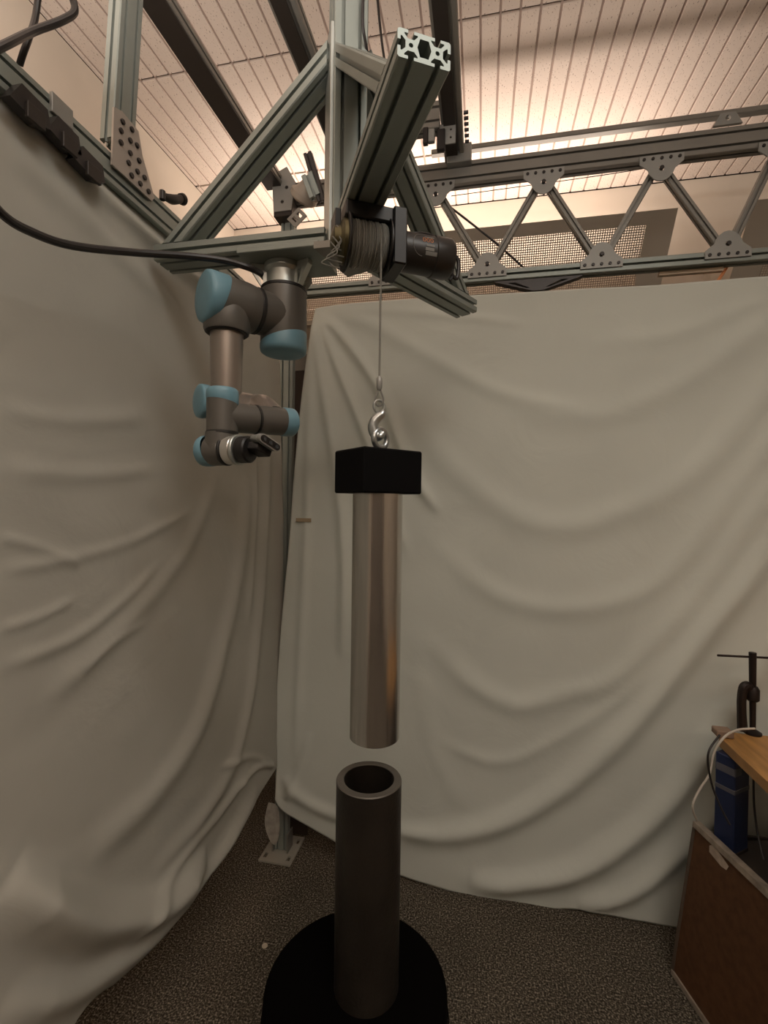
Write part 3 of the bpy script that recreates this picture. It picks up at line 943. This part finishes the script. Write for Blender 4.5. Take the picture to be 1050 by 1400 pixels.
# ------------------------------------------------------------------ pipe and pedestal
pc = P(504.5, 1064, HD)
zp = pc.z; zped = CAMH - .985
SP = thing('steel_pipe', 'dark thick-walled pipe standing upright on the black drum', 'pipe', (pc.x, pc.y, zped))
ro, ri_ = .0665, .0505
MB().lathe((pc.x, pc.y, zped), Z, [(ro, 0), (ro, zp - zped - .002), (ro - .0015, zp - zped - .0005)], 72, caps=False).lathe((pc.x, pc.y, zped), Z, [(ri_, zp - zped - .001), (ri_, .01), (.001, .01)], 72, caps=False).obj('pipe_wall', PIPE, SP)
MB().lathe((pc.x, pc.y, zp), Z, [(ri_, -.002), (ri_ + .001, 0), (ro - .0015, 0), (ro, -.002)], 72, close=True).obj('machined_rim', PIPERIM, SP)
R_ = .187
dc = pc + R0 * -.021
PD = thing('drum_pedestal', 'black round drum on the carpet carrying the upright pipe', 'drum', (dc.x, dc.y, 0))
MB().lathe((dc.x, dc.y, 0), Z, [(R_ - .004, 0), (R_, .004), (R_, zped - .02), (R_ - .001, zped - .006), (R_ - .006, zped - .001), (R_ - .012, zped)], 96).obj('drum_body', DRUMM, PD)
MB().lathe((dc.x, dc.y, zped - .05), Z, [(R_ + .0005, 0), (R_ + .003, .004), (R_ + .0005, .008)], 96, close=True).obj('rim_bead', DRUMM, PD)

# ------------------------------------------------------------------ drapes


def interp_poly(pts, n):
    p = np.array(pts, float); d = np.r_[0, np.cumsum(np.hypot(*(np.diff(p, axis=0)).T))]
    t = np.linspace(0, d[-1], n); return np.stack([np.interp(t, d, p[:, 0]), np.interp(t, d, p[:, 1])], 1)


def smoothpoly(p, sub=6):
    q = catmull([V((a, b, 0)) for a, b in p], sub); return [(v.x, v.y) for v in q]


def coons(top, bottom, left, right, n, m):
    T, B = interp_poly(top, n), interp_poly(bottom, n); L, R = interp_poly(left, m), interp_poly(right, m)
    s = np.linspace(0, 1, n)[:, None, None]; t = np.linspace(0, 1, m)[None, :, None]
    return (1 - t) * T[:, None] + t * B[:, None] + (1 - s) * L[None] + s * R[None] - ((1 - s) * (1 - t) * T[0] + s * (1 - t) * T[-1] + (1 - s) * t * B[0] + s * t * B[-1])


def folds_disp(G, folds):
    D = np.zeros(G.shape[:2])
    for poly, amp, wd in folds:
        amp *= .74; wd *= 1.0
        p = np.array(smoothpoly(poly), float)
        best = np.full(G.shape[:2], 1e9); tt = np.zeros(G.shape[:2])
        for i in range(len(p) - 1):
            a, b = p[i], p[i + 1]; ab = b - a; l2 = (ab ** 2).sum() + 1e-12
            t = np.clip(((G - a) @ ab) / l2, 0, 1)
            d = np.hypot(*np.moveaxis(G - a - t[..., None] * ab, -1, 0))
            mk = d < best; best = np.where(mk, d, best); tt = np.where(mk, (i + t) / (len(p) - 1), tt)
        fade = np.clip(np.minimum(tt, 1 - tt) * 6 + .12, 0, 1)
        D += amp * fade * np.exp(-(best / wd) ** 2)
    return D


def grid_obj(name, pts, m, label, cat):
    n, k, _ = pts.shape
    vs = pts.reshape(-1, 3).tolist()
    fs = [(i * k + j, (i + 1) * k + j, (i + 1) * k + j + 1, i * k + j + 1) for i in range(n - 1) for j in range(k - 1)]
    me = bpy.data.meshes.new(name); me.from_pydata(vs, [], fs); me.update()
    me.polygons.foreach_set('use_smooth', [True] * len(me.polygons)); me.materials.append(m)
    o = bpy.data.objects.new(name, me); COL.objects.link(o)
    sd = o.modifiers.new('thickness', 'SOLIDIFY'); sd.thickness = .002; sd.offset = 1
    o['label'] = label; o['category'] = cat
    return o


# back drape, hanging from the rear truss
DY = BY - .055


def bp2(px, py): q = onY(px, py, DY); return (q.x, q.z)


ztopd = zb_ - .03
rx = 1.75
top_l = [bp2(432, 423)] + [(onY(px, py, DY).x, onY(px, py, DY).z) for px, py in ((470, 417), (560, 410), (700, 402), (800, 396), (900, 391), (1050, 379))] + [(rx, onY(1050, 379, DY).z)]
left_l = [bp2(*q) for q in ((432, 423), (424, 470), (414, 540), (404, 640), (395, 760), (382, 905), (378, 1000), (378, 1050), (376, 1093))]
bot_l = [bp2(*q) for q in ((378, 1093), (388, 1108), (420, 1127), (470, 1155), (540, 1190), (600, 1210), (660, 1228), (740, 1240))]
fl0 = bot_l[-1]
bot_l += [(fl0[0] + .15, .012), (fl0[0] + .35, .008), (rx, .008)]
right_l = [(rx, top_l[-1][1]), (rx, .008)]
N1, M1 = 300, 300
G = coons(smoothpoly(top_l), smoothpoly(bot_l), smoothpoly(left_l), right_l, N1, M1)
BF = [
    ([(524, 500), (604, 622), (691, 696), (771, 721), (858, 696), (932, 657), (994, 597), (1050, 530), (1150, 420)], .019, .055),
    ([(590, 740), (679, 812), (771, 832), (858, 816), (914, 780), (976, 705), (1050, 606), (1150, 470)], .016, .045),
    ([(579, 863), (637, 927), (705, 963), (773, 946), (831, 930), (890, 877), (958, 803), (1050, 670), (1150, 560)], .019, .045),
    ([(540, 1140), (613, 1138), (686, 1122), (759, 1083), (831, 1022), (880, 967), (953, 870), (1016, 793), (1090, 690)], .040, .045),
    ([(640, 1200), (686, 1206), (783, 1190), (851, 1150), (909, 1098), (958, 1030), (1000, 965), (1060, 850)], .048, .045),
    ([(790, 1238), (850, 1222), (900, 1190), (960, 1130), (1040, 1040)], .035, .035),
    ([(434, 423), (480, 475), (524, 543), (560, 640), (600, 700)], .034, .024),
    ([(434, 423), (462, 500), (492, 574), (520, 650), (560, 760)], .028, .022),
    ([(430, 425), (440, 510), (462, 650), (472, 780), (470, 900)], .028, .026),
    ([(426, 440), (425, 560), (420, 740), (412, 900), (405, 1040)], .016, .022),
    ([(436, 424), (500, 440), (590, 490), (690, 540), (800, 560)], .014, .035),
    ([(436, 422), (520, 424), (620, 432), (720, 445)], .010, .02),
    ([(700, 560), (800, 570), (900, 540), (980, 490), (1080, 420)], .014, .05),
    ([(800, 470), (900, 462), (980, 435), (1060, 400)], .008, .035),
    ([(600, 1010), (680, 1040), (760, 1010), (840, 960), (900, 900)], .010, .03),
    ([(392, 1060), (405, 1085), (450, 1110), (540, 1130), (600, 1135)], .022, .03),
    ([(425, 1000), (412, 1040), (400, 1075), (390, 1095)], .016, .018),
    ([(560, 850), (580, 950), (600, 1040), (640, 1110)], .008, .05),
]
D = folds_disp(G, [([bp2(*q) for q in poly], a, w) for poly, a, w in BF])
pts = np.zeros((N1, M1, 3)); pts[..., 0] = G[..., 0]; pts[..., 2] = G[..., 1]
for i in range(N1):
    for j in range(M1):
        x, z = G[i, j]
        nz = noise.noise(V((x * 1.3, z * 1.3, 1))) * .016 + noise.noise(V((x * 5, z * 2.5, 4))) * .0035
        tf = min(1, j / 12)
        pts[i, j, 1] = DY - (D[i, j] + nz) * tf - .01
grid_obj('rear_drape', pts, CLOTH, 'large white sheet hanging in swags from the rear truss down to the carpet', 'drape')
# taped patch
q = onY(415, 711, DY - .022)
o = MB().box(q, (.07, .002, .016)).obj('tape_patch', mat('tape', (.36, .28, .18), .8)); tag(o, 'faded tan tape strip stuck near the left edge of the rear sheet', 'tape')

# left drape
DX = LX - .004


def lp2(px, py): q = onX(px, py, DX); return (q.y, q.z)


t0 = lp2(0, 128)
top_l = [(-.5, t0[1] - .01), (.3, t0[1]), t0, lp2(60, 172), lp2(130, 228), lp2(220, 300), lp2(300, 362), lp2(352, 402), lp2(376, 432)]
right_l = [lp2(*q) for q in ((376, 432), (382, 520), (386, 640), (389, 760), (392, 905), (392, 1000), (378, 1050))]
bot_r = [lp2(*q) for q in ((375, 1050), (352, 1085), (300, 1163), (240, 1235), (190, 1300), (150, 1345), (98, 1400))]
bl = bot_r[-1]
bot_l = [(-.5, .03), (.1, .03), (bl[0] - .25, max(.02, bl[1] - .2))] + bot_r[::-1]
left_l = [(-.5, t0[1] - .01), (-.5, .03)]
N2, M2 = 320, 260
G = coons(smoothpoly(top_l), smoothpoly(bot_l), left_l, smoothpoly(right_l), N2, M2)
LF = [
    ([(0, 1205), (80, 1252), (134, 1262), (214, 1238), (280, 1170)], .085, .045),
    ([(0, 1375), (80, 1362), (150, 1322), (214, 1270), (290, 1180), (350, 1085)], .040, .035),
    ([(118, 1165), (214, 1079), (279, 972), (322, 811), (340, 660)], .022, .045),
    ([(200, 1200), (280, 1110), (330, 1010), (352, 860), (362, 700), (368, 560)], .020, .035),
    ([(60, 960), (161, 864), (257, 752), (300, 650)], .010, .03),
    ([(0, 912), (96, 875), (161, 827), (220, 770)], .008, .015),
    ([(0, 780), (90, 765), (180, 740), (260, 700)], .006, .014),
    ([(0, 735), (60, 750), (110, 775)], .006, .010),
    ([(0, 860), (50, 845), (100, 820)], .006, .010),
    ([(110, 920), (150, 880), (200, 850)], .005, .010),
    ([(0, 158), (70, 210), (130, 258), (200, 325), (270, 385), (340, 425)], .026, .022),
    ([(0, 200), (70, 260), (140, 330), (230, 420)], .010, .03),
    ([(0, 560), (100, 575), (200, 570)], .005, .02),
    ([(0, 640), (120, 650), (210, 640)], .006, .02),
    ([(340, 1050), (300, 1110), (240, 1180), (160, 1290)], .018, .02),
    ([(374, 1046), (350, 1050), (320, 1080)], .018, .012),
    ([(374, 1050), (345, 1035), (300, 1050)], .012, .012),
    ([(345, 560), (348, 700), (340, 850)], .012, .02),
]
D = folds_disp(G, [([lp2(*q) for q in poly], a, w) for poly, a, w in LF])
pts = np.zeros((N2, M2, 3)); pts[..., 1] = G[..., 0]; pts[..., 2] = G[..., 1]
for i in range(N2):
    for j in range(M2):
        y, z = G[i, j]
        nz = noise.noise(V((y * 1.5, z * 1.1, 7))) * .012 + noise.noise(V((y * 4, z * 4, 2))) * .004 + noise.noise(V((y * 9 + z * 5, z * 12, 5))) * .0018
        tf = min(1, j / 10)
        pts[i, j, 0] = DX + (D[i, j] + nz) * tf
grid_obj('side_drape', pts, CLOTH_DIM, 'wide white sheet along the left side, its hem lifted towards the corner post', 'drape')
# scrap of sheeting by the post foot
sc0 = [(366, 1098), (379, 1102), (383, 1130), (378, 1154), (368, 1148), (361, 1125)]
q = P(371, 1125, 2.02)
o = MB().prism([((a - 371) / FPX * 2.02, -(b - 1125) / FPX * 2.02) for a, b in smoothpoly(sc0 + sc0[:1], 4)[:-1]], q, X, Z, Y, .004).obj('plastic_scrap', mat('scrap_grey', (.34, .32, .28), .6, var=.3, vscale=30))
tag(o, 'torn pale plastic scrap hanging at the foot of the corner post', 'scrap')
# dark board behind the post
b0_, b1_ = onY(404, 500, BY + .12), onY(418, 500, BY + .12)
WB = thing('leaning_board', 'narrow dark brown board with grey top, seen in the gap beside the post', 'board', (b0_.x, b0_.y, 0))
MB().box(((b0_.x + b1_.x) / 2 + .012, BY + .12, onY(410, 506, BY + .12).z / 2), (.10, .014, onY(410, 506, BY + .12).z)).obj('board', mat('board_dark', (.05, .035, .026), .7), WB)
zt2 = onY(410, 485, BY + .12).z; zt3 = onY(410, 508, BY + .12).z
MB().box(((b0_.x + b1_.x) / 2 + .012, BY + .118, (zt2 + zt3) / 2), (.105, .02, zt2 - zt3)).obj('top_strip', ALU2, WB)

# ------------------------------------------------------------------ loose cables


def cable(name, pts, r, label, m=CORD, cat='cable', group=None, sub=10):
    o = MB().tube(pts, r, 10, sub=sub).obj(name, m); return tag(o, label, cat, group)


cable('robot_cable', [P(-60, 215, .66), P(0, 290, .74), P(45, 318, .80), P(100, 336, .87), P(180, 345, .97), P(255, 350, 1.05), P(305, 356, 1.09), P(340, 366, 1.11), P(357, 374, 1.16)], .0075, 'thick black cable sweeping from the left edge to the robot base')
cable('looped_cable', [P(-40, 85, .7), P(10, 60, .74), P(45, 43, .80), P(85, 28, .84), P(102, 15, .86), P(97, -10, .86), P(85, -60, .86)], .0062, 'black cable loop hanging at the top left corner, curling to the right')
cable('looped_cable', [P(56, -40, .84), P(49, 20, .84), P(40, 50, .82), P(32, 72, .82), P(27, 88, .83)], .0052, 'black cable crossing the loop at top left, ending on the rail')
cable('column_cable', [P(497, -20, 1.1), P(496, 30, 1.1), P(500, 60, 1.12), P(506, 90, 1.15)], .0035, 'thin black cable running down the right side of the column')
cable('column_cable', [P(514, -30, 1.5), P(519, 30, 1.5), P(527, 90, 1.5), P(545, 180, 1.52), P(560, 224, 1.6)], .004, 'straight black cable from the ceiling passing behind the front arm end')
cable('truss_cable', [onY(606, 276, BY + .06), onY(640, 302, BY + .06), onY(680, 334, BY + .06), onY(718, 368, BY + .04)], .0045, 'thin black cable slanting across the first truss bays')
cable('sensor_wire', [onY(617, 268, BY + .08), onY(690, 258, BY + .08), onY(820, 240, BY + .08), onY(940, 221, BY + .08), onY(1060, 205, BY + .08)], .0016, 'very thin dark wire stretched just below the top chord of the truss')

# ------------------------------------------------------------------ right: cabinet, table, can, clamp
# table top
tz = CAMH - .76
tc = onZ(978, 1001, tz); te = onZ(1050, 1068, tz)
TB = thing('table', 'light wooden work table at the right edge with a blunt corner', 'table', (tc.x, tc.y, 0))
ex = tc.x + .0
yb_ = tc.y
out = [(ex, yb_ - .03), (ex + .03, yb_ + .01), (ex + .75, yb_ + .01), (ex + .75, .45), (ex + .02, .45)]
MB().prism(out, V((0, 0, tz - .032)), X, Y, Z, .032).obj('table_top', WOOD, TB, smooth=0)
MB().prism([(ex - .002, yb_ - .03), (ex + .001, yb_ - .03), (ex + .021, .45), (ex + .018, .45)], V((0, 0, tz - .032)), X, Y, Z, .0318).obj('edge_band', WOODE, TB, smooth=0)
for (lx, ly) in ((ex + .68, yb_ - .06), (ex + .68, .52), (ex + .35, .52)):
    MB().box((lx, ly, (tz - .032) / 2), (.045, .045, tz - .032)).obj('leg', DALU, TB)
print('table', ex, yb_, tz, 'te', te)
# dark stains on wood
for (px, py, a, b) in ((1003, 1014, .055, .018), (1032, 1003, .04, .02)):
    pass
# clamp
kc = onZ(1029, 1003, tz)
CL = thing('c_clamp', 'black iron clamp with a long T-bar, fixed to the table top', 'clamp', (kc.x, kc.y, tz))
hS = (kc - CP).dot(F0)
def cp(px, py): return P(px, py, hS)
MB().cyl(V((kc.x, kc.y, tz + .004)), cp(1029, 892), .009, .0115, n=14).obj('screw_spindle', IRON, CL)
MB().cyl(cp(981, 896), cp(1062, 900), .0038, n=10).obj('tee_bar', IRON, CL)
q = cp(1029, 948)
MB().lathe(q - Z * .026, Z, [(.014, 0), (.020, .006), (.020, .04), (.014, .05)], 16).obj('threaded_boss', IRON, CL)
MB().tube([q, cp(1023, 938), cp(1017, 940), cp(1014, 955), cp(1014, 975), cp(1015, 998)], [.014, .015, .015, .014, .014, .016], 10, sub=5).obj('frame_arm', IRON, CL)
MB().lathe(V((kc.x, kc.y, tz)), Z, [(.026, 0), (.026, .006), (.012, .014)], 18).obj('swivel_pad', IRON, CL)
wbk = onZ(976, 999, tz)
o = MB().box(V((ex + .012, yb_ - .022, tz + .012)), (.05, .045, .022)).obj('wood_offcut', mat('offcut', (.25, .17, .12), .8)); tag(o, 'small grey-brown wood offcut on the rear corner of the table', 'offcut')
# cabinet with leaning hardboard side
pTL, pTR = P(950, 1128, 1.62), P(1056, 1222, 1.30)
pBL, pBR = onZ(919, 1331, .004), onZ(972, 1440, .004)
CBN = thing('cabinet', 'brown hardboard-sided cabinet with a worn pale top edge, below the table', 'cabinet', pBL)
print('cab', pTL, pTR, pBL, pBR)
zT = pTL.z
e1 = V((pBL.x, pBL.y, .006)); e2 = e1 + (pBR - pBL).normalized() * .85; e2.z = .006
f1 = V((pTL.x, pTL.y, zT)); f2 = V((f1.x + (e2.x - e1.x) * 1.0, f1.y + (e2.y - e1.y), zT))
tq = onZ(1050, 1212, zT) - f1; tq.z = 0; dirc = ((e2 - e1).normalized() * .35 + tq.normalized() * .65).normalized(); f2 = f1 + dirc * .85; e2 = e1 + dirc * .85; up_ = (f1 - e1); upn = up_.normalized(); nrm = dirc.cross(upn).normalized()
if nrm.x < 0: nrm = -nrm
# panel with slightly shorter foot
MB().prism([(0, 0), (.85, 0), (.85, up_.length), (0, up_.length)], e1, dirc, upn, nrm, .012).obj('side_panel', HARD, CBN, smooth=0)
MB().prism([(-.004, up_.length - .006), (.85, up_.length - .006), (.85, up_.length + .012), (-.004, up_.length + .012)], e1 - nrm * .006, dirc, upn, nrm, .026).obj('top_rail', EDGE, CBN, smooth=0)
MB().prism([(-.006, 0), (.006, 0), (.006, up_.length), (-.006, up_.length)], e1 - nrm * .003, dirc, upn, nrm, .02).obj('corner_strip', mat('corner_strip', (.10, .07, .05), .6), CBN, smooth=0)
MB().prism([(0, -.002), (.85, -.002), (.85, .014), (0, .014)], e1 - nrm * .006, dirc, upn, nrm, .008).obj('foot_strip', EDGE, CBN, smooth=0)
cc = (f1 + f2) / 2 + nrm * .26
cc.z = zT
MB().box(cc + V((0, 0, -.045)), (.80, .50, .012), (dirc, V((nrm.x, nrm.y, 0)).normalized(), Z)).obj('shelf_top', DARKB, CBN)
MB().box(V(((e1.x + e2.x) / 2, (e1.y + e2.y) / 2, .02)) + V((nrm.x, nrm.y, 0)).normalized() * .28, (.80, .48, .02), (dirc, V((nrm.x, nrm.y, 0)).normalized(), Z)).obj('bottom_board', DARKB, CBN)
MB().box((f1 + e1) / 2 + nrm * .26 + dirc * .006, (.012, .50, up_.length - .03), (dirc, nrm, upn)).obj('back_board', DARKB, CBN)


def on_panel(px, py):
    r = ray(px, py); t = (e1 - CP).dot(nrm) / r.dot(nrm); q = CP + r * t; return ((q - e1).dot(dirc), (q - e1).dot(upn))


lab = [on_panel(*q) for q in ((968, 1154), (974, 1153), (994, 1183), (991, 1188), (984, 1183), (968, 1163))]
MB().prism(lab, e1 - nrm * .001, dirc, upn, nrm * -1, .0008).obj('paper_label', LABELM, CBN, smooth=0)
# blue can standing on the shelf top
bt = P(1000, 1146, 1.50)
cz = zT - .038
cb = P(1000, 1100, 1.56); cb = V((cb.x, cb.y, cz))
ctop = P(1000, 1052, 1.56).z
BC = thing('blue_can', 'square dark blue can with a pale band, standing on the cabinet under the table', 'can', cb)
ax_ = (V((.80, .60, 0)), V((-.60, .80, 0)), Z)
h_ = tz - .036 - cz
print('can', cb, h_)
MB().box(cb + Z * (h_ / 2), (.082, .06, h_), ax_).obj('can_body', CANB, BC)
MB().box(cb + Z * (h_ * .66), (.0836, .0616, .016), ax_).obj('pale_band', CANW, BC)
MB().box(cb + Z * (h_ * .86) - ax_[1] * .0002 - ax_[0] * .022, (.0382, .0620, .03), ax_).obj('printed_patch', CANW, BC)
MB().box(cb + Z * .006, (.0846, .0626, .012), ax_).obj('bottom_rim', DARKB, BC)
# cords near the table
cable('white_cord', [P(1032, 996, 1.55), P(1008, 998, 1.55), P(990, 1008, 1.52), P(976, 1030, 1.52), P(970, 1058, 1.52), P(955, 1082, 1.52), P(947, 1103, 1.52), P(953, 1122, 1.55)], .0035, 'pale cord curving over the table corner down to the cabinet', WHITEC, 'cord')
cable('black_cord', [P(984, 1005, 1.50), P(970, 1025, 1.48), P(968, 1045, 1.48), P(974, 1075, 1.48), P(986, 1105, 1.46), P(998, 1128, 1.44)], .003, 'black cord dropping in front of the blue can from the table corner', CORD, 'cord')
cable('black_cord', [P(1030, 1055, 1.46), P(1031, 1100, 1.46), P(1036, 1140, 1.44), P(1044, 1175, 1.40)], .003, 'black cord hanging below the table right of the blue can', CORD, 'cord')
# lint
q = onZ(362, 1293, .004)
o = MB().lathe(q - Z * .003, Z, [(.006, 0), (.011, .003), (.008, .007), (.001, .008)], 10).obj('paper_crumb', mat('crumb', (.5, .44, .34), .8)); tag(o, 'tiny pale paper crumb on the carpet left of the black drum', 'crumb')
bpy.context.view_layer.update()
